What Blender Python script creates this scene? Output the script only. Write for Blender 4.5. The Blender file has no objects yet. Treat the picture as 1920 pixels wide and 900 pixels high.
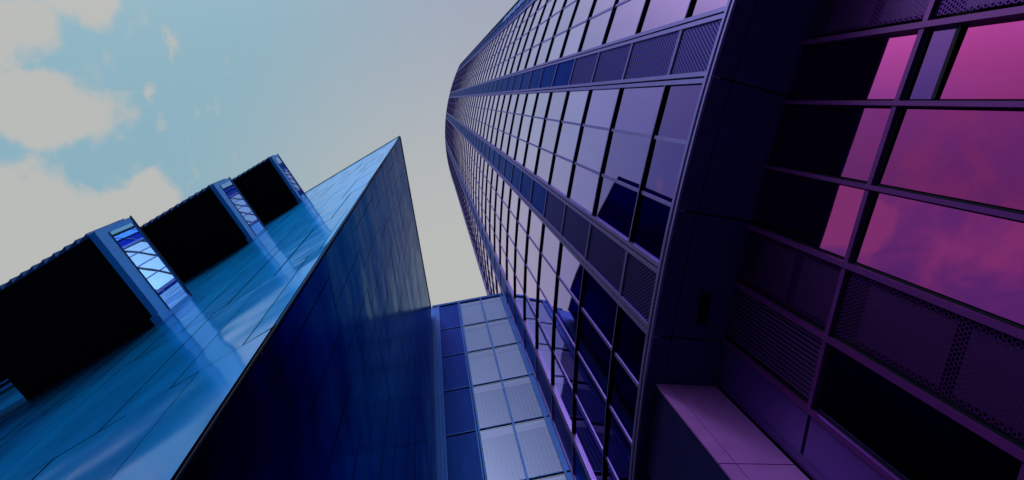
import bpy, math, random
from mathutils import Vector, Matrix
R_ = math.radians
random.seed(7)
scene = bpy.context.scene
COL = scene.collection

# ------------------------------------------------------------------ camera
W, H, F = 1920.0, 900.0, 1200.0          # photo size and focal length in its pixels
VP = (803.0, 186.0)                      # where the plumb lines meet: the zenith
S = 12.0                                 # metres per unit of the survey
EYE = 1.6
zv = Vector((VP[0]-W/2, VP[1]-H/2, F)).normalized()
xv = (Vector((1, 0, 0)) - zv[0]*zv).normalized()
yv = zv.cross(xv)


def q(px, py):
    """direction through a photo point as (x, y) per unit of height"""
    r = Vector((px-W/2, py-H/2, F))
    return Vector((r.dot(xv)/r.dot(zv), r.dot(yv)/r.dot(zv)))


def w3(p, h):
    """survey plan point + height above the eye -> metres"""
    return Vector((p[0]*S, p[1]*S, EYE+h*S))


cam_d = bpy.data.cameras.new('camera')
cam_d.sensor_width = 36
cam_d.lens = 36*F/W
cam_d.clip_start = 0.05
cam_d.clip_end = 6000
cam = bpy.data.objects.new('camera', cam_d)
COL.objects.link(cam)
rot = Matrix((xv, yv, zv)) @ Matrix(((1, 0, 0), (0, -1, 0), (0, 0, -1)))
cam.matrix_world = Matrix.Translation((0, 0, EYE)) @ rot.to_4x4()
scene.camera = cam

# ------------------------------------------------------------------ exposure
vs = scene.view_settings
vs.view_transform = 'Standard'
vs.look = 'None'
vs.gamma = 1
vs.exposure = 0.0
vs.use_curve_mapping = False
scene.render.resolution_x = 1024
scene.render.resolution_y = 480

# ------------------------------------------------------------------ sun and sky
SUN_DIR = Vector((-0.30, -0.62, 0.72)).normalized()      # towards the sun
sun_d = bpy.data.lights.new('sun', 'SUN')
sun_d.energy = 0.5
sun_d.angle = R_(10)
sun_d.color = (1.0, 0.95, 0.88)
sun = bpy.data.objects.new('sun', sun_d)
sun.rotation_euler = SUN_DIR.to_track_quat('Z', 'Y').to_euler()
COL.objects.link(sun)


AUR, AUR_EXP = 4.6, 34.0                 # strength and tightness of the glow added round the unseen sun


class N:
    """small helper for node trees"""
    def __init__(s, tree):
        s.t = tree
        tree.nodes.clear()

    def n(s, typ, ins=None, **kw):
        nd = s.t.nodes.new(typ)
        for k, v in kw.items():
            setattr(nd, k, v)
        for k, v in (ins or {}).items():
            if isinstance(v, bpy.types.NodeSocket):
                s.t.links.new(v, nd.inputs[k])
            else:
                nd.inputs[k].default_value = v
        return nd

    def m(s, op, a, b=0.0, c=0.0, clamp=False):
        nd = s.n('ShaderNodeMath', {0: a, 1: b, 2: c}, operation=op)
        nd.use_clamp = clamp
        return nd.outputs[0]

    def v(s, op, a, b=(0, 0, 0), out=0):
        return s.n('ShaderNodeVectorMath', {0: a, 1: b}, operation=op).outputs[out]

    def ss(s, x, lo, hi):
        nd = s.n('ShaderNodeMapRange', {0: x, 1: lo, 2: hi, 3: 0.0, 4: 1.0}, interpolation_type='SMOOTHSTEP')
        return nd.outputs[0]

    def mix(s, f, a, b):
        nd = s.n('ShaderNodeMix', data_type='RGBA')
        for k, v in ((0, f), (6, a), (7, b)):
            if isinstance(v, bpy.types.NodeSocket):
                s.t.links.new(v, nd.inputs[k])
            else:
                nd.inputs[k].default_value = v if k == 0 else (*v[:3], 1)
        return nd.outputs[2]


world = bpy.data.worlds.new('World')
scene.world = world
world.use_nodes = True
nt = N(world.node_tree)
sky = nt.n('ShaderNodeTexSky', sky_type='NISHITA')
sky.sun_disc = False
sky.sun_elevation = math.asin(SUN_DIR.z)
sky.sun_rotation = math.atan2(SUN_DIR.x, SUN_DIR.y)
sky.air_density = 1.0
sky.dust_density = 1.5
d = nt.n('ShaderNodeTexCoord').outputs['Generated']
sep = nt.n('ShaderNodeSeparateXYZ', {0: d})
dz = nt.m('MAXIMUM', sep.outputs[2], 0.06)
qx = nt.m('DIVIDE', sep.outputs[0], dz)
qy = nt.m('DIVIDE', sep.outputs[1], dz)
qv = nt.n('ShaderNodeCombineXYZ', {0: qx, 1: qy, 2: 0.0}).outputs[0]
n1 = nt.n('ShaderNodeTexNoise', {'Vector': qv, 'Scale': 11.0, 'Detail': 9.0, 'Roughness': 0.58, 'Distortion': 0.2}).outputs[0]
n1c = nt.m('SUBTRACT', n1, 0.5)
val = None
BLOBS = [(-0.66, -0.10, 0.165, 0.10), (-0.470, -0.160, 0.052, 0.065), (-0.555, 0.010, 0.125, 0.062),
         (-0.62, 0.20, 0.20, 0.125), (-0.45, 0.21, 0.13, 0.095), (-0.405, 0.145, 0.045, 0.045)]
for bx_, by_, rx, ry in BLOBS:
    e = nt.v('MULTIPLY', nt.v('SUBTRACT', qv, (bx_, by_, 0)), (1/rx, 1/ry, 0))
    g = nt.m('SUBTRACT', 1.0, nt.v('LENGTH', e, out=1))
    val = g if val is None else nt.m('MAXIMUM', val, g)
cl = nt.ss(nt.m('MULTIPLY_ADD', n1c, 1.7, val), -0.10, 0.30)
# thin wisps in the blue
n2 = nt.n('ShaderNodeTexNoise', {'Vector': nt.v('MULTIPLY', qv, (1.6, 1.0, 1.0)), 'Scale': 15.0, 'Detail': 7.0, 'Roughness': 0.55}).outputs[0]
wz = nt.m('SUBTRACT', 1.0, nt.v('LENGTH', nt.v('MULTIPLY', nt.v('SUBTRACT', qv, (-0.36, 0.0, 0)), (7.5, 6.0, 0)), out=1), clamp=True)
wisp = nt.m('MULTIPLY', nt.ss(n2, 0.55, 0.72), nt.m('MULTIPLY', wz, 1.6, clamp=True))
# broken cloud over the rest of the sky, away from the clear patch overhead
n3 = nt.n('ShaderNodeTexNoise', {'Vector': qv, 'Scale': 4.6, 'Detail': 9.0, 'Roughness': 0.62, 'Distortion': 0.3}).outputs[0]
far = nt.ss(nt.v('LENGTH', nt.v('SUBTRACT', qv, (0.05, 0.05, 0)), out=1), 0.66, 0.95)
cfar = nt.m('MULTIPLY', nt.ss(n3, 0.40, 0.64), far)
cloud = nt.m('MAXIMUM', cl, nt.m('MAXIMUM', wisp, cfar))
# milky veil, thickest past the zenith
veil = nt.ss(nt.v('LENGTH', nt.v('SUBTRACT', qv, (0.05, 0.28, 0)), out=1), 0.52, 0.03)
veil_l = nt.ss(qx, -0.32, 0.13)
vfac = nt.m('ADD', nt.m('MULTIPLY_ADD', far, -0.50, 0.72), nt.m('MULTIPLY', veil_l, 0.13), clamp=True)
bg_sky = nt.n('ShaderNodeBackground', {'Color': sky.outputs[0], 'Strength': 0.10})
vcol = nt.mix(veil_l, (0.30, 0.53, 0.61), (0.385, 0.42, 0.53))
bg_veil = nt.n('ShaderNodeBackground', {'Color': vcol, 'Strength': 1.0})
bg_cloud = nt.n('ShaderNodeBackground', {'Color': (0.49, 0.50, 0.485, 1), 'Strength': 1.0})
m1 = nt.n('ShaderNodeMixShader', {0: vfac, 1: bg_sky.outputs[0], 2: bg_veil.outputs[0]})
m2 = nt.n('ShaderNodeMixShader', {0: nt.m('MAXIMUM', cloud, veil), 1: m1.outputs[0], 2: bg_cloud.outputs[0]})
# glow added round the unseen sun to brighten the metal wall
sd = nt.m('MAXIMUM', nt.v('DOT_PRODUCT', nt.v('NORMALIZE', d), tuple(SUN_DIR), out=1), 0.0)
bg_sun = nt.n('ShaderNodeBackground', {'Color': (1.0, 0.97, 0.93, 1), 'Strength': nt.m('MULTIPLY', nt.m('POWER', sd, AUR_EXP), AUR)})
ad = nt.n('ShaderNodeAddShader', {0: m2.outputs[0], 1: bg_sun.outputs[0]})
nt.n('ShaderNodeOutputWorld', {0: ad.outputs[0]})


# ------------------------------------------------------------------ materials
def mat(name):
    m = bpy.data.materials.new(name)
    m.use_nodes = True
    return m, N(m.node_tree)


def simple(name, col, rough=0.5, metal=0.0, var=0.0, scale=3.0, bump=0.0, bscale=40.0, spec=None, tint=None):
    m, k = mat(name)
    pos = k.n('ShaderNodeNewGeometry').outputs['Position']
    c = (*col, 1)
    if var:
        nz = k.n('ShaderNodeTexNoise', {'Vector': pos, 'Scale': scale, 'Detail': 5.0}).outputs[0]
        c = k.mix(nz, [x*(1-var) for x in col], [min(1, x*(1+var)) for x in col])
        rr = k.m('MULTIPLY_ADD', nz, 0.16, rough-0.08)
    else:
        rr = rough
    ins = {'Base Color': c, 'Roughness': rr, 'Metallic': metal}
    if tint:
        ins['Specular Tint'] = (*tint, 1)
    ins['Specular IOR Level'] = spec if spec is not None else (0.08 if max(col) < 0.12 else 0.3)
    if bump:
        bz = k.n('ShaderNodeTexNoise', {'Vector': pos, 'Scale': bscale, 'Detail': 3.0}).outputs[0]
        ins['Normal'] = k.n('ShaderNodeBump', {'Height': bz, 'Strength': bump, 'Distance': 0.01}).outputs[0]
    b = k.n('ShaderNodeBsdfPrincipled', ins)
    k.n('ShaderNodeOutputMaterial', {0: b.outputs[0]})
    return m


def glass(name, rough=0.02, wave=0.00012, dirt=0.08):
    """mirror-coated facade glass; every pane carries its own tint colour"""
    m, k = mat(name)
    pos = k.n('ShaderNodeNewGeometry').outputs['Position']
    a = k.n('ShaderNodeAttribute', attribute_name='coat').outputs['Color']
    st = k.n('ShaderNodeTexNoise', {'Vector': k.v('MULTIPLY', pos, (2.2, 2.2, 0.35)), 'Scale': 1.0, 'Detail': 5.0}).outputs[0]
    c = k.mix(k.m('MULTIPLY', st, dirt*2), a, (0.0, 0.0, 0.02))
    bz = k.n('ShaderNodeTexNoise', {'Vector': pos, 'Scale': 0.55, 'Detail': 1.0}).outputs[0]
    nm = k.n('ShaderNodeBump', {'Height': bz, 'Strength': 1.0, 'Distance': wave*20}).outputs[0]
    b = k.n('ShaderNodeBsdfPrincipled', {'Base Color': c, 'Roughness': rough, 'Metallic': 1.0, 'Normal': nm, 'Specular Tint': (0.92, 0.80, 1.0, 1)})
    k.n('ShaderNodeOutputMaterial', {0: b.outputs[0]})
    return m


def perforated(name, pitch, rad, sheet, hole, rough, metal, tint=(0.3, 0.3, 0.8)):
    m, k = mat(name)
    uv = k.n('ShaderNodeUVMap').outputs[0]
    g = k.v('MULTIPLY', uv, (1/pitch, 1/(pitch*1.732), 0))

    def grid(off):
        fr = k.v('FRACTION', k.v('ADD', g, (off, off, 0)))
        ce = k.v('MULTIPLY', k.v('SUBTRACT', fr, (0.5, 0.5, 0)), (1, 1.732, 0))
        return k.v('LENGTH', ce, out=1)
    dist = k.m('MINIMUM', grid(0.0), grid(0.5))
    hm = k.ss(dist, rad+0.05, rad-0.05)
    pos = k.n('ShaderNodeNewGeometry').outputs['Position']
    nz = k.n('ShaderNodeTexNoise', {'Vector': k.v('MULTIPLY', pos, (3, 3, 0.4)), 'Scale': 1.0, 'Detail': 5.0}).outputs[0]
    sc = k.mix(nz, [x*0.7 for x in sheet], [min(1, x*1.3) for x in sheet])
    if hole is None:                                       # real openings
        b = k.n('ShaderNodeBsdfPrincipled', {'Base Color': sc, 'Roughness': rough, 'Metallic': metal, 'Specular Tint': (*tint, 1), 'Specular IOR Level': 0.15})
        t = k.n('ShaderNodeBsdfTransparent')
        o = k.n('ShaderNodeMixShader', {0: hm, 1: b.outputs[0], 2: t.outputs[0]})
    else:
        c = k.mix(hm, sc, hole)
        b = k.n('ShaderNodeBsdfPrincipled', {'Base Color': c, 'Roughness': rough, 'Metallic': metal, 'Specular Tint': (*tint, 1), 'Specular IOR Level': 0.15})
        o = b
    k.n('ShaderNodeOutputMaterial', {0: o.outputs[0]})
    return m


def cladding(name, col, rough, tint, coat=0.0):
    m, k = mat(name)
    pos = k.n('ShaderNodeNewGeometry').outputs['Position']
    n0 = k.n('ShaderNodeTexNoise', {'Vector': k.v('MULTIPLY', pos, (0.9, 0.9, 0.25)), 'Scale': 1.0, 'Detail': 6.0, 'Roughness': 0.6}).outputs[0]
    n_ = k.n('ShaderNodeTexNoise', {'Vector': k.v('MULTIPLY', pos, (14, 14, 1.2)), 'Scale': 1.0, 'Detail': 4.0}).outputs[0]
    rnd = k.n('ShaderNodeAttribute', attribute_name='coat').outputs['Fac']
    c = k.mix(k.m('MULTIPLY_ADD', n0, 0.5, k.m('MULTIPLY', rnd, 0.5)), [x*0.72 for x in col], [min(1, x*1.25) for x in col])
    r = k.m('ADD', k.m('MULTIPLY_ADD', n0, 0.14, rough-0.09), k.m('MULTIPLY', n_, 0.05))
    bz = k.n('ShaderNodeTexNoise', {'Vector': pos, 'Scale': 0.4, 'Detail': 2.0}).outputs[0]
    nm = k.n('ShaderNodeBump', {'Height': bz, 'Strength': 1.0, 'Distance': 0.07}).outputs[0]
    b = k.n('ShaderNodeBsdfPrincipled', {'Base Color': c, 'Roughness': r, 'Metallic': 1.0, 'Normal': nm, 'Specular Tint': (*tint, 1),
                                           'Coat Weight': coat, 'Coat Roughness': 0.11, 'Coat IOR': 1.5, 'Coat Normal': nm})
    k.n('ShaderNodeOutputMaterial', {0: b.outputs[0]})
    return m


M = {
    'ground': simple('dark_paving', (0.09, 0.09, 0.13), 0.8, 0, 0.3, 1.5, 0.2),
    'glass': glass('coated_glass'),
    'mullion': simple('lilac_aluminium', (0.22, 0.19, 0.50), 0.38, 0.6, 0.12, 2.0, tint=(0.28, 0.25, 0.66)),
    'mullion_violet': simple('violet_aluminium', (0.085, 0.015, 0.17), 0.4, 0.3, 0.12, 2.0, tint=(0.4, 0.15, 0.6)),
    'gap_shade': simple('black_gap_shade', (0.003, 0.004, 0.02), 0.7),  # black that paints the shade under transoms; also fills grooves and the vent slot
    'core': simple('black_core', (0.003, 0.003, 0.008), 0.8),
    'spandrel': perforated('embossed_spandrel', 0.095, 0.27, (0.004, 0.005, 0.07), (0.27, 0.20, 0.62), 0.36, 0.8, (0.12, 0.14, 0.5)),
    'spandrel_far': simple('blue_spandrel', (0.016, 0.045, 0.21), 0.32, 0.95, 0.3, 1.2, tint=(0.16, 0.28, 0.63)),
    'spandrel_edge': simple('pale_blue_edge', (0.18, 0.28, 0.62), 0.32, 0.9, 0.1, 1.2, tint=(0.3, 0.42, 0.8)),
    'soffit': simple('navy_soffit', (0.018, 0.016, 0.16), 0.45, 0.1, 0.25, 0.7),
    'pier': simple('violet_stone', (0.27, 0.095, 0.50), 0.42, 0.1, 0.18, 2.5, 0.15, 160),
    'pier_shaded': simple('shaded_stone', (0.012, 0.012, 0.09), 0.45, 0.1, 0.25, 2.0),  # unlit sides of the pier, their shade darkened into the colour
    'skirt': simple('purple_panel', (0.07, 0.018, 0.25), 0.35, 0.4, 0.15, 1.5),
    'perf': perforated('perforated_sheet', 0.064, 0.34, (0.045, 0.010, 0.12), None, 0.38, 0.6),
    'backing': simple('purple_backing', (0.07, 0.012, 0.15), 0.5, 0.1, 0.1),
    'slat': simple('dark_louvre', (0.055, 0.018, 0.16), 0.45, 0.5, 0.1),
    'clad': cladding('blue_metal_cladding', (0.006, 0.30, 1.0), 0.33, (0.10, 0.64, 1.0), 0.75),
    'clad_shaded': cladding('shaded_blue_metal_cladding', (0.0005, 0.006, 0.06), 0.2, (0.0, 0.32, 0.75)),  # same cladding on the unlit wall, its shade put into the colour
    'joint': simple('dark_joint', (0.002, 0.006, 0.035), 0.6),
    'bay_frame': simple('blue_frame', (0.012, 0.36, 0.92), 0.45, 0.0, 0.12, 1.5),
    'bay_soffit': simple('black_soffit', (0.002, 0.002, 0.006), 0.75),
    'bay_clad': simple('navy_fin', (0.015, 0.10, 0.30), 0.4, 0.6, 0.2, 2.0),
    'link_metal': simple('steel_blue_metal', (0.04, 0.11, 0.40), 0.35, 0.6, 0.15, 1.5, tint=(0.1, 0.25, 0.7)),
    'link_perf': perforated('blue_mesh_panel', 0.06, 0.30, (0.014, 0.05, 0.25), (0.003, 0.005, 0.025), 0.38, 0.8, (0.1, 0.22, 0.6)),
    'roof': simple('grey_roof', (0.05, 0.05, 0.08), 0.7),
}


def blind_mat():
    m, k = mat('pale_blind')
    uv = k.n('ShaderNodeUVMap').outputs[0]
    sx = k.n('ShaderNodeSeparateXYZ', {0: uv}).outputs[0]
    rib = k.m('SINE', k.m('MULTIPLY', sx, 42.0))
    c = k.mix(k.m('MULTIPLY_ADD', rib, 0.5, 0.5), (0.08, 0.12, 0.46), (0.30, 0.37, 0.80))
    nm = k.n('ShaderNodeBump', {'Height': rib, 'Strength': 0.6, 'Distance': 0.03}).outputs[0]
    b = k.n('ShaderNodeBsdfPrincipled', {'Base Color': c, 'Roughness': 0.7, 'Normal': nm})
    k.n('ShaderNodeOutputMaterial', {0: b.outputs[0]})
    return m


def clear_glass():
    m, k = mat('window_glass')
    fr = k.n('ShaderNodeFresnel', {'IOR': 1.6}).outputs[0]
    gl = k.n('ShaderNodeBsdfGlossy', {'Color': (0.46, 0.55, 1.0, 1), 'Roughness': 0.03})
    tr = k.n('ShaderNodeBsdfTransparent', {'Color': (0.86, 0.90, 1.0, 1)})
    o = k.n('ShaderNodeMixShader', {0: k.m('MULTIPLY_ADD', fr, 0.9, 0.16, clamp=True), 1: tr.outputs[0], 2: gl.outputs[0]})
    k.n('ShaderNodeOutputMaterial', {0: o.outputs[0]})
    return m


M['blind'] = blind_mat()
M['clear'] = clear_glass()
M['blind_head'] = simple('blind_headbox', (0.78, 0.80, 1.0), 0.6)
M['blind_shade'] = simple('blind_plain', (0.80, 0.83, 1.0), 0.7)


# ------------------------------------------------------------------ mesh helpers
class MB:
    def __init__(s):
        s.v, s.f, s.uv, s.c = [], [], [], []

    def quad(s, a, b, c, e, uv=None, col=(1, 1, 1)):
        i = len(s.v)
        s.v += [tuple(a), tuple(b), tuple(c), tuple(e)]
        s.f.append((i, i+1, i+2, i+3))
        s.uv.append(uv or ((0, 0), (1, 0), (1, 1), (0, 1)))
        s.c.append(col)

    def poly(s, pts, col=(1, 1, 1)):
        i = len(s.v)
        s.v += [tuple(p) for p in pts]
        s.f.append(tuple(range(i, i+len(pts))))
        s.uv.append([(0, 0)]*len(pts))
        s.c.append(col)

    def hexa(s, p, col=(1, 1, 1)):
        """p: four corners of one end, then the four matching corners of the other"""
        a, b, c, e, A, B, C_, E = p
        for g in ((a, b, c, e), (A, E, C_, B), (a, A, B, b), (b, B, C_, c), (c, C_, E, e), (e, E, A, a)):
            s.quad(*g, col=col)

    def build(s, name, material, parent=None, **props):
        me = bpy.data.meshes.new(name)
        me.from_pydata(s.v, [], s.f)
        me.uv_layers.new(name='UVMap')
        me.color_attributes.new('coat', 'FLOAT_COLOR', 'CORNER')
        us, cs = [], []
        for f, uvs, c in zip(s.f, s.uv, s.c):
            for k in range(len(f)):
                us += uvs[k]
                cs += (*c, 1)
        me.uv_layers['UVMap'].data.foreach_set('uv', us)
        me.color_attributes['coat'].data.foreach_set('color', cs)
        me.materials.append(material)
        me.update()
        o = bpy.data.objects.new(name, me)
        COL.objects.link(o)
        o.parent = parent
        for k_, v_ in props.items():
            o[k_] = v_
        return o


def thing(name, label, cat):
    o = bpy.data.objects.new(name, None)
    COL.objects.link(o)
    o['label'] = label
    o['category'] = cat
    return o


# ------------------------------------------------------------------ ground
g = MB()
G = 900
g.quad((-G, -G, 0), (G, -G, 0), (G, G, 0), (-G, G, 0))
g.build('ground', M['ground'], kind='structure')

# ================================================================== GLASS TOWER
CC = Vector((3.8117, 0.7884))
RT = 3.46357
HT = 14.4068


def pc(a, r):
    t = R_(a)
    return CC + Vector((-math.cos(t), -math.sin(t)))*r


def cyl_box(mb, a0, a1, h0, h1, r0, r1, col=(1, 1, 1)):
    """block between two bearings, two heights and two radii (r1 outside)"""
    A0, A1, B0, B1 = pc(a0, r0), pc(a1, r0), pc(a0, r1), pc(a1, r1)
    mb.hexa([w3(A0, h0), w3(A1, h0), w3(B1, h0), w3(B0, h0), w3(A0, h1), w3(A1, h1), w3(B1, h1), w3(B0, h1)], col)


def cyl_quad(mb, a0, a1, h0, h1, r, col=(1, 1, 1), tilt=0.0, twist=0.0):
    t0, t1 = random.uniform(-tilt, tilt), random.uniform(-tilt, tilt)
    t0 += twist
    wid = abs(R_(a1-a0))*r*S
    ht = (h1-h0)*S
    mb.quad(w3(pc(a0, r+t0), h0), w3(pc(a1, r-t0), h0), w3(pc(a1, r-t0+t1), h1), w3(pc(a0, r+t0+t1), h1),
            ((0, 0), (wid, 0), (wid, ht), (0, ht)), col)


tower = thing('glass_tower', 'tall curved tower of mirror glass with lilac mullions rising above a recessed magenta base', 'tower')
EDG = [25.9, 24.5, 22.9, 21.1, 19.3, 17.43, 15.50, 13.75, 11.97, 10.18, 8.36, 6.50, 4.63, 2.70, 0.75, -1.25, -3.22,
       -5.25, -7.15, -9.05, -10.95, -12.9, -14.8, -16.8, -18.8]
KIND = 'ESPPPPSPPPSPPPPSPPPPSPPP'
FL = [1.0137] + [1.2+0.2955*k for k in range(45)]
FL[-1] = 14.26
MW = 0.058          # half width of a mullion in degrees
RG = RT-0.0062      # the glass sits back from the face
grid, shade_mb = MB(), MB()
cells = []
for ci, kd in enumerate(KIND):
    a1, a0 = EDG[ci], EDG[ci+1]
    for k in range(len(FL)-1):
        cells.append((k, ci, kd, a0, a1, FL[k], FL[k+1]))


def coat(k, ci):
    """tint of the pane: dimmer reflection painted in as violet low down, silver higher up"""
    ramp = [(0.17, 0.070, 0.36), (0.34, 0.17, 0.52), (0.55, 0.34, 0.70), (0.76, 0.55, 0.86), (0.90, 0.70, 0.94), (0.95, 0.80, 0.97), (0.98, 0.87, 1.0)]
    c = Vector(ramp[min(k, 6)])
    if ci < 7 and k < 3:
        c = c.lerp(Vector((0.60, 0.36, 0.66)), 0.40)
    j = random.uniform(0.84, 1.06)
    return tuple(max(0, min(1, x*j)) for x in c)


def size_key(c):
    k, ci, kd, a0, a1, h0, h1 = c
    pm = pc((a0+a1)/2, RT)
    dist = math.sqrt(pm.x**2+pm.y**2+h0**2)
    return dist if -0.55 < pm.y/h0 < 0.62 and a0 > -15.5 else dist+100


rest_w, rest_s = MB(), MB()
cells_w = sorted([c for c in cells if c[2] == 'P'], key=size_key)
cells_s = sorted([c for c in cells if c[2] in 'SE'], key=size_key)
for i, (k, ci, kd, a0, a1, h0, h1) in enumerate(cells_w):
    mb = MB() if i < 90 else rest_w
    lo = a0+MW+(0.10 if KIND[ci+1:ci+2] in 'SE' else 0)
    hi = a1-MW-(0.10 if ci and KIND[ci-1] in 'SE' else 0)
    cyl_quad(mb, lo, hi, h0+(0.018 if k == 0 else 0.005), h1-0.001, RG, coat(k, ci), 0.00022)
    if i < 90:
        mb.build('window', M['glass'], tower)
rest_w.build('window', M['glass'], tower, kind='stuff')
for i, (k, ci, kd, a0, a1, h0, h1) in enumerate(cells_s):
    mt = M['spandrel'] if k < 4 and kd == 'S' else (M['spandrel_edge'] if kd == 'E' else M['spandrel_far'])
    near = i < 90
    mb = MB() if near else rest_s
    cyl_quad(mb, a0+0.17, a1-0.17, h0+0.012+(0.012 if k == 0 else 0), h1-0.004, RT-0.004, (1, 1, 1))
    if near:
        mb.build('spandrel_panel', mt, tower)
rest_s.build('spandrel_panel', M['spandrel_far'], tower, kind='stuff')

# mullions, transoms and black strips painted in as the shade under them
for ci, kd in enumerate(KIND):
    a1, a0 = EDG[ci], EDG[ci+1]
    nxt = KIND[ci+1] if ci+1 < len(KIND) else 'E'
    if kd == 'P' and nxt == 'P':
        cyl_box(grid, a0-MW, a0+MW, 1.016, HT-0.02, RT-0.014, RT-0.0044)
    if (kd == 'P') != (nxt == 'P'):                       # twin bars where glass meets a spandrel strip
        sg = 1 if kd == 'P' else -1
        cyl_box(grid, *sorted((a0+sg*0.02, a0+sg*0.15)), 1.016, HT-0.02, RT-0.014, RT)
        cyl_box(shade_mb, *sorted((a0+sg*0.02, a0-sg*0.04)), 1.016, HT-0.02, RT-0.014, RT-0.009)
        cyl_box(grid, *sorted((a0-sg*0.04, a0-sg*0.17)), 1.016, HT-0.02, RT-0.014, RT)
    for k in range(1, len(FL)):
        h = FL[k]
        if kd == 'P':
            b0 = a0+(0.151 if nxt != 'P' else 0.001)
            b1 = a1-(0.151 if ci and KIND[ci-1] != 'P' else 0.001)
            cyl_box(grid, b0, b1, h, h+0.0045, RT-0.0145, RT-0.0005)
            if k < 12:
                cyl_box(shade_mb, b0, b1, h-0.0015, h-0.0001, RT-0.0145, RT-0.0008)
        else:
            cyl_box(grid, a0+0.171, a1-0.171, h-0.003, h+0.003, RT-0.012, RT-0.001)
            cyl_box(grid, a0+0.171, a1-0.171, h+0.0065, h+0.010, RT-0.012, RT-0.0015)
A_HI, A_LO = EDG[0], EDG[-1]
na = 60
for i in range(na):                                        # sill bar, groove, lip and roof coping follow the curve
    b0, b1 = A_LO+(A_HI-A_LO)*i/na, A_LO+(A_HI-A_LO)*(i+1)/na
    cyl_box(grid, b0, b1, 1.0165, 1.0255, RT-0.014, RT+0.001)
    cyl_box(shade_mb, b0, b1, 1.005, 1.0165, RT-0.014, RT-0.008)
    cyl_box(grid, b0, b1, 0.9985, 1.0045, RT-0.014, RT+0.002)
    cyl_box(grid, b0, b1, HT-0.06, HT, RT-0.03, RT+0.003)
cyl_box(shade_mb, A_HI, A_HI+0.12, 1.0, HT, RT-0.05, RT+0.004)
grid.build('mullion_grid', M['mullion'], tower)
shade_mb.build('shade_strip', M['gap_shade'], tower)

# solid body behind the glass
core = MB()
arc = [pc(A_LO+(A_HI-A_LO)*i/48, RT-0.016) for i in range(49)]
back = [arc[-1]+Vector((1.6, -0.9)), arc[0]+Vector((1.6, 0.7))]
ring = arc+back
core.poly([w3(p, HT-0.03) for p in ring])
for a, b in zip(ring, ring[1:]+ring[:1]):
    core.quad(w3(a, 1.004), w3(b, 1.004), w3(b, HT-0.03), w3(a, HT-0.03))
core.build('body', M['core'], tower)

# soffit over the recessed base
RB = 3.335
sof, sgap = MB(), MB()
bear = [A_LO, -10, -6.6, -3.2, 0.2, 3.3, 6.48, 10.15, 13.78, 17.4, 21, A_HI]
for a0, a1 in zip(bear, bear[1:]):
    n_ = 4
    for j in range(n_):
        b0, b1 = a0+(a1-a0)*j/n_, a0+(a1-a0)*(j+1)/n_
        c0 = b0+(0.025 if j == 0 else 0)
        c1 = b1-(0.025 if j == n_-1 else 0)
        slot = (a0 == 6.48 and j == 1)
        for r0, r1 in ((RB-0.06, 3.4275), (3.4295, RT-0.002)):
            cyl_box(sof, c0, c1, 0.998, 1.0035, r0, r1)
cyl_box(sgap, A_LO, A_HI, 1.004, 1.006, RB-0.06, RT-0.01)
sof.build('soffit', M['soffit'], tower)
ven, ven_f = MB(), MB()
cyl_box(ven, 6.97, 7.92, 0.9955, 0.9978, 3.372, 3.392)
for r0, r1 in ((3.367, 3.372), (3.392, 3.397)):
    cyl_box(ven_f, 6.87, 8.02, 0.9945, 0.9979, r0, r1)
for b0, b1 in ((6.87, 6.97), (7.92, 8.02)):
    cyl_box(ven_f, b0, b1, 0.9945, 0.9979, 3.372, 3.392)
vo = ven.build('soffit_vent', M['gap_shade'], tower)
ven_f.build('vent_frame', M['soffit'], vo)

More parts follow.
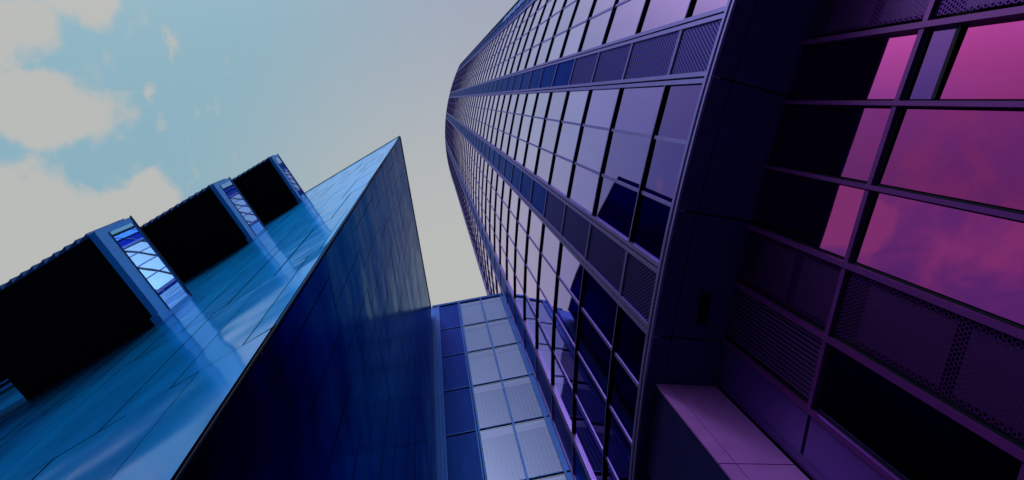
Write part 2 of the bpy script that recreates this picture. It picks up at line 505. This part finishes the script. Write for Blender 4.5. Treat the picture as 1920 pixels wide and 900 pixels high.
# recessed base
ROWS = [-0.1333, 0.145, 0.44, 0.735, 0.998]
BE = [24.2, 22.4, 20.6, 18.9, 17.05, 15.25, 13.60, 11.79, 10.05, 8.33, 6.55]
BK = 'PPPPSPPPSL'
bgrid, base_shade_mb = MB(), MB()
for ci, kd in enumerate(BK):
    a1, a0 = BE[ci], BE[ci+1]
    for k in range(4):
        h0, h1 = ROWS[k], ROWS[k+1]
        top = 0.004 if k < 3 else 0.0
        if kd == 'P' or (kd == 'L' and k < 3):
            mag = Vector((0.34, 0.040, 0.25))
            if ci >= 7:
                mag = Vector((0.42, 0.05, 0.31))
            if kd == 'L':
                mag = Vector((0.16, 0.14, 0.62))
            c = tuple(mag*random.uniform(0.95, 1.04))
            mb = MB()
            hh1 = h1-top
            if ci == 5 and k == 2:                         # the narrow dark light beside the upper mullion
                nb = MB()
                cyl_quad(nb, a0+0.1, a1-0.1, 0.687, 0.728, RB-0.006, (0.10, 0.04, 0.22), 0.0)
                nb.build('window', M['glass'], tower)
                cyl_box(base_shade_mb, a0+0.09, a1-0.09, 0.681, 0.687, RB-0.012, RB-0.002)
                hh1 = 0.681
            cyl_quad(mb, a0+0.10, a1-0.10, h0+0.006, hh1-0.001, RB-0.006, c, 0.0, 0.0007)
            mb.build('window', M['glass'], tower)
        elif kd == 'S':
            mb = MB()
            cyl_quad(mb, a0+0.14, a1-0.14, h0+0.010, h1-top-0.006, RB-0.002)
            po = mb.build('perforated_panel', M['perf'], tower)
            nb = MB()
            cyl_quad(nb, a0+0.24, a1-0.26, h0+0.118, h1-0.045, RB-0.0055)
            nb.build('backing_panel', M['backing'], po)
            nb = MB()
            cyl_quad(nb, a0+0.24, a1-0.26, h0+0.015, h0+0.098, RB-0.0055)
            nb.build('backing_panel', M['backing'], po)
        else:                                              # upright louvre blades in front of a dark void
            mb = MB()
            nb_ = 13
            for j in range(nb_):
                b = a0+0.14+(a1-a0-0.28)*(j+0.2)/nb_
                cyl_box(mb, b, b+0.066, h0+0.008, h1-0.002, RB-0.012, RB-0.003)
            mb.build('louvre', M['slat'], tower)
    # upright bars between the strips
    w = 0.10 if (kd, BK[ci+1:ci+2]) == ('P', 'P') else 0.13
    cyl_box(bgrid, a0-w+0.03, a0+0.03, -0.1333, 0.998, RB-0.012, RB+0.003)
    cyl_box(base_shade_mb, a0+0.03, a0+0.075, -0.1333, 0.997, RB-0.012, RB-0.0035)
    for h in ROWS[1:4]:
        cyl_box(bgrid, a0+0.031, a1-w+0.029, h-0.001, h+0.007, RB-0.0125, RB+0.001)
        cyl_box(base_shade_mb, a0+0.031, a1-w+0.029, h-0.006, h-0.0012, RB-0.0125, RB-0.0035)
bgrid.build('base_mullion_grid', M['mullion_violet'], tower)
base_shade_mb.build('base_shade_strip', M['gap_shade'], tower)  # black strips stand in for shade below the bars
sk = MB()
for k in range(4):                                         # smooth panels between the louvre strip and the pier
    cyl_box(sk, 5.42, 6.40, ROWS[k]+0.003, ROWS[k+1]-0.004, RB-0.012, RB-0.001)
cyl_box(sk, 5.05, 5.36, -0.1333, 0.997, RB-0.012, RB-0.006)
sk.build('plain_panel', M['skirt'], tower)
bc = MB()
for i in range(24):
    b0, b1 = A_LO+(A_HI-A_LO)*i/24, A_LO+(A_HI-A_LO)*(i+1)/24
    bc.quad(w3(pc(b0, RB-0.0126), -0.1333), w3(pc(b1, RB-0.0126), -0.1333), w3(pc(b1, RB-0.0126), 0.999), w3(pc(b0, RB-0.0126), 0.999))
bc.build('base_wall', M['core'], tower)

# square pier carrying the soffit
P1, P2 = q(1228, 718), q(1340, 722)
pu = (P2-P1).normalized()
pn = Vector((pu.y, -pu.x))                                 # out of the lit face
if pn.y > 0:
    pn = -pn
pw = 0.1110
side, face = MB(), MB()


def pier_pt(u, d_, h):
    return w3(P1+pu*u+pn*d_, h)


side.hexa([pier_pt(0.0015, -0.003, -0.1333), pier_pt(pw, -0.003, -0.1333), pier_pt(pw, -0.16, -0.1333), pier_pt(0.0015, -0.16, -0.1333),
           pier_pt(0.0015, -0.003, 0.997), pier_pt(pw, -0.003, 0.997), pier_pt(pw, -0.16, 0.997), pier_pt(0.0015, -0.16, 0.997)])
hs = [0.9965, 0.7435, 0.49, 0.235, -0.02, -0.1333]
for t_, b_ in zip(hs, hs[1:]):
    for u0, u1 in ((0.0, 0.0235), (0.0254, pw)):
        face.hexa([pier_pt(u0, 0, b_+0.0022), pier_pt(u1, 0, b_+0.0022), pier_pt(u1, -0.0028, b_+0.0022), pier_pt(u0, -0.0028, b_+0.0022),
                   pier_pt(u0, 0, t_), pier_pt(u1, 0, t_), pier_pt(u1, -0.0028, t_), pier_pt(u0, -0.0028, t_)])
po = side.build('pier', M['pier_shaded'], tower)
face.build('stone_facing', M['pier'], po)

# ================================================================== BLADE BUILDING (blue metal)
blade = thing('metal_clad_building', 'sharp-cornered building clad in glossy blue metal with three jutting bay boxes', 'building')
HB = 3.05
AT = q(750, 255)*HB
qE = q(330, 900)
HE = AT.length/qE.length
EB = qE*HE
uA = Vector((-math.cos(R_(30.2)), math.sin(R_(30.2))))
nA = Vector((-math.sin(R_(30.2)), -math.cos(R_(30.2))))     # out of the bright wall
BT = q(808, 577)*HB
uB = (BT-AT).normalized()
nB = Vector((uB.y, -uB.x))
LB = 0.85
LA = 2.2


def prow(h):
    return EB+(AT-EB)*(h-HE)/(HB-HE)


def pA(s, h, d_=0.0):
    return w3(prow(h)+uA*s+nA*d_, h)


def pB(s, h, d_=0.0):
    return w3(prow(h)+uB*s+nB*d_, h)


def sheet_wall(pf, length, rows, wid, first, gap, tilt, name, parent, m='clad'):
    """running-bond metal sheets, each very slightly off true"""
    mb = MB()
    for ri, (h0, h1) in enumerate(zip(rows, rows[1:])):
        s = -first(ri)
        while s < length:
            s0, s1 = max(s, 0.0), min(s+wid, length)
            if s1-s0 > 0.006:
                t = [random.uniform(-tilt, tilt) for _ in range(2)]
                c = random.random()
                g_ = gap/2
                mb.quad(pf(s0+(g_ if s0 > 0 else 0), h0+g_, t[0]), pf(s1-g_, h0+g_, -t[0]), pf(s1-g_, h1-g_, -t[0]+t[1]), pf(s0+(g_ if s0 > 0 else 0), h1-g_, t[0]+t[1]), col=(c, c, c))
            s += wid
    return mb.build(name, M[m], parent)


rowsA = [-0.1333, 0.18, 0.503, 0.80, 1.10, 1.40, 1.70, 2.0, 2.3, 2.6, 2.86, HB-0.012]
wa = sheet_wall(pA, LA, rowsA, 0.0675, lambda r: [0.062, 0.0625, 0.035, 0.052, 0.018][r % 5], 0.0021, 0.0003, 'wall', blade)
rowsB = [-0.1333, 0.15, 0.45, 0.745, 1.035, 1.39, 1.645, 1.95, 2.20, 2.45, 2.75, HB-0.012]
wb = sheet_wall(pB, LB, rowsB, 0.066, lambda r: [0.02, 0.003, 0.036, 0.0, 0.034, 0.005, 0.06, 0.02][r % 8], 0.0016, 0.0002, 'wall', blade, 'clad_shaded')
bk = MB()
back_pt = lambda h, e=0.0: w3(prow(h)+uA*LA+uB*LB, h)
for pf, ln in ((pA, LA), (pB, LB)):
    bk.quad(pf(0, -0.1333, -0.003), pf(ln, -0.1333, -0.003), pf(ln, HB-0.01, -0.003), pf(0, HB-0.01, -0.003))
bk.quad(pA(LA, -0.1333, -0.003), back_pt(-0.1333), back_pt(HB-0.01), pA(LA, HB-0.01, -0.003))
bk.quad(pB(LB, -0.1333, -0.003), back_pt(-0.1333), back_pt(HB-0.01), pB(LB, HB-0.01, -0.003))
bk.poly([pA(0.0, HB-0.012, -0.003), pA(LA, HB-0.012, -0.003), back_pt(HB-0.012), pB(LB, HB-0.012, -0.003)])
bk.build('body', M['joint'], blade)
cp = MB()


def rail(mb, pf, s0, s1, h0, h1, d0, d1):
    mb.hexa([pf(s0, h0, d0), pf(s1, h0, d0), pf(s1, h0, d1), pf(s0, h0, d1), pf(s0, h1, d0), pf(s1, h1, d0), pf(s1, h1, d1), pf(s0, h1, d1)])


rail(cp, pA, 0.0, LA, HB-0.012, HB+0.006, -0.002, 0.0025)
rail(cp, pB, 0.003, LB, HB-0.012, HB+0.0055, -0.002, 0.0025)
cp.build('roof_coping', M['joint'], blade)
ed = MB()
rail(ed, pA, -0.0006, 0.0007, -0.1333, HB-0.013, -0.0008, 0.0005)
ed.build('corner_trim', M['joint'], blade)

# three bay boxes one above the other
BAYS = [(1.0957, 0.379, 0.178, 0.134), (1.8174, 0.4205, 0.1825, 0.150), (2.4035, 0.391, 0.190, 0.105)]
for bi, (hb_, s0, dp, bh) in enumerate(BAYS):
    s1 = LA-0.05
    h1 = hb_+bh
    bay = MB()                                             # the closed body: soffit, roof, ends
    open_s = 0.648
    if bi == 0:
        rail(bay, pA, s0+0.012, open_s, hb_, hb_+0.006, 0.0, dp-0.004)
        rail(bay, pA, open_s+0.0001, s1, hb_, hb_+0.006, 0.05, dp-0.004)
        rail(bay, pA, s0+0.03, s1, h1-0.006, h1-0.001, 0.05, dp-0.004)
        rail(bay, pA, open_s-0.004, s1, hb_+0.0061, h1-0.007, 0.05, 0.054)
    else:
        rail(bay, pA, s0+0.012, s1, hb_, hb_+0.006, 0.0, dp-0.004)
        rail(bay, pA, s0+0.03, s1, h1-0.006, h1-0.001, 0.0, dp-0.004)
    rail(bay, pA, s0+0.055, s0+0.058, hb_+0.0061, h1-0.0061, 0.0, dp-0.005)
    bo = bay.build('bay_window', M['bay_soffit'], blade)
    fr = MB()                                              # end frame: deep bottom rail, outer post, thin top rail
    rb = bh*0.26
    rail(fr, pA, s0, s0+0.0118, hb_-0.0005, hb_+rb, 0.0, dp)
    rail(fr, pA, s0, s0+0.0118, hb_+rb+0.0001, h1-0.0071, dp-0.010, dp)
    rail(fr, pA, s0, s0+0.0118, h1-0.007, h1, 0.0, dp)
    rail(fr, pA, s0, s0+0.0118, hb_+rb+0.0001, h1-0.0071, 0.0, 0.006)
    rail(fr, pA, s0-0.004, s0+0.012, hb_-0.012, hb_-0.001, -0.001, 0.014)
    fr.build('end_frame', M['bay_frame'], bo)
    for bead in ((h1-0.005, h1+0.001, 0.0, dp+0.002), (hb_+rb-0.001, hb_+rb+0.002, 0.006, dp-0.010)):
        dk = MB()
        rail(dk, pA, s0-0.001, s0-0.0002, *bead)
        dk.build('edge_bead', M['joint'], bo)
    gl = MB()
    a, b = 0.006, dp-0.010
    gl.quad(pA(s0+0.0012, hb_+rb, a), pA(s0+0.0012, hb_+rb, b), pA(s0+0.0012, h1-0.007, b), pA(s0+0.0012, h1-0.007, a), col=(0.26, 0.74, 1.0))
    gl.build('end_glass', M['glass'], bo)
    fn = MB()                                              # stepped cladding sheets along the outer face
    st = 0.0205
    s = s0+0.0125
    while s < s1:
        fn.hexa([pA(s, hb_-0.001, dp-0.004), pA(s+st, hb_-0.001, dp-0.004), pA(s+st, hb_-0.001, dp-0.0035), pA(s, hb_-0.001, dp+0.004),
                 pA(s, h1, dp-0.004), pA(s+st, h1, dp-0.004), pA(s+st, h1, dp-0.0035), pA(s, h1, dp+0.004)])
        s += st
    fn.build('stepped_cladding', M['bay_clad'], bo)
    if bi == 0:
        sl = MB()
        for d0, d1 in ((0.006, 0.009), (0.024, 0.026), (0.036, 0.041), (0.046, 0.049)):
            rail(sl, pA, open_s+0.001, s1-0.2, hb_+0.001, hb_+0.004, d0, d1)
        sl.build('soffit_slat', M['bay_frame'], bo)

# ================================================================== LINK BUILDING
link = thing('link_building', 'lower flat facade of blinds and mesh panels between the metal building and the tower', 'building')
HC = 3.15
T1 = q(942, 552)*HC
T0 = q(812, 576)*HC
uC = (T1-T0).normalized()
nC = Vector((uC.y, -uC.x))
if nC.y > 0:
    nC = -nC


def pC(s, h, d_=0.0):
    return w3(T0+uC*s+nC*d_, h)


CR = [-0.1333, 0.25, 0.57, 0.89, 1.212, 1.533, 1.845, 2.163, 2.483, 2.80, 3.143]
LC = 0.40
cg, cd = MB(), MB()
for s0, s1 in ((0.0268, 0.0315), (0.1265, 0.1305), (0.1335, 0.1385), (0.2425, 0.2485), (0.3465, 0.3525)):
    rail(cg, pC, s0, s1, -0.1333, 3.143, -0.008, 0.003)
rail(cd, pC, 0.1306, 0.1334, -0.1333, 3.142, -0.008, -0.003)
for h in CR[1:-1]:
    for s0, s1 in ((0.0316, 0.1264), (0.1386, 0.2424), (0.2486, 0.3464), (0.3526, LC)):
        rail(cd, pC, s0, s1, h-0.004, h-0.001, -0.008, -0.0012)
        rail(cg, pC, s0, s1, h-0.0009, h+0.003, -0.008, 0.0005)
rail(cg, pC, -0.004, LC, 3.144, 3.156, -0.03, 0.004)
rail(cg, pC, -0.006, LC, 3.172, 3.176, -0.003, 0.001)
for i in range(9):
    s = 0.01+i*0.046
    rail(cg, pC, s, s+0.002, 3.1562, 3.1719, -0.002, 0.0)
cg.build('mullion_grid', M['link_metal'], link)
cd.build('shade_strip', M['gap_shade'], link)  # shade below each transom, drawn as black strips
strip = MB()
rail(strip, pC, -0.12, 0.0118, -0.1333, 3.143, -0.008, 0.0)
rail(strip, pC, 0.0126, 0.0230, -0.1333, 3.143, -0.008, 0.0005)
rail(strip, pC, 0.0238, 0.0264, -0.1333, 3.143, -0.008, 0.0)
for a, b in zip(CR, CR[1:]):
    rail(strip, pC, 0.3526, LC, a+0.004, b-0.008, -0.008, -0.001)
strip.build('edge_strip', M['link_metal'], link)
for a, b in zip(CR, CR[1:]):
    mb = MB()
    wd, ht = 0.094*S, (b-a)*S
    mb.quad(pC(0.032, a+0.004, -0.002), pC(0.126, a+0.004, -0.002), pC(0.126, b-0.008, -0.002), pC(0.032, b-0.008, -0.002),
            ((0, 0), (wd, 0), (wd, ht), (0, ht)))
    mb.build('mesh_panel', M['link_perf'], link)
    for s0, s1 in ((0.139, 0.242), (0.249, 0.346)):
        mb = MB()
        mb.quad(pC(s0, a+0.003, -0.002), pC(s1, a+0.003, -0.002), pC(s1, b-0.007, -0.002), pC(s0, b-0.007, -0.002))
        wo = mb.build('window', M['clear'], link)
        low = a < 2.1
        mb = MB()
        wd, ht = (s1-s0)*S, (b-a)*S
        mb.quad(pC(s0, a+0.003, -0.010), pC(s1, a+0.003, -0.010), pC(s1, b-0.05, -0.010), pC(s0, b-0.05, -0.010), ((0, 0), (wd, 0), (wd, ht), (0, ht)))
        mb.build('blind', M['blind'] if low else M['blind_shade'], wo)
        mb = MB()
        mb.quad(pC(s0, b-0.052, -0.008), pC(s1, b-0.052, -0.008), pC(s1, b-0.007, -0.008), pC(s0, b-0.007, -0.008))
        mb.build('blind_headbox', M['blind_head'], wo)
bd = MB()
bd.hexa([pC(-0.12, -0.1333, -0.012), pC(LC, -0.1333, -0.012), pC(LC, -0.1333, -0.9), pC(-0.12, -0.1333, -0.9),
         pC(-0.12, 3.143, -0.012), pC(LC, 3.143, -0.012), pC(LC, 3.143, -0.9), pC(-0.12, 3.143, -0.9)])
bd.build('body', M['core'], link)
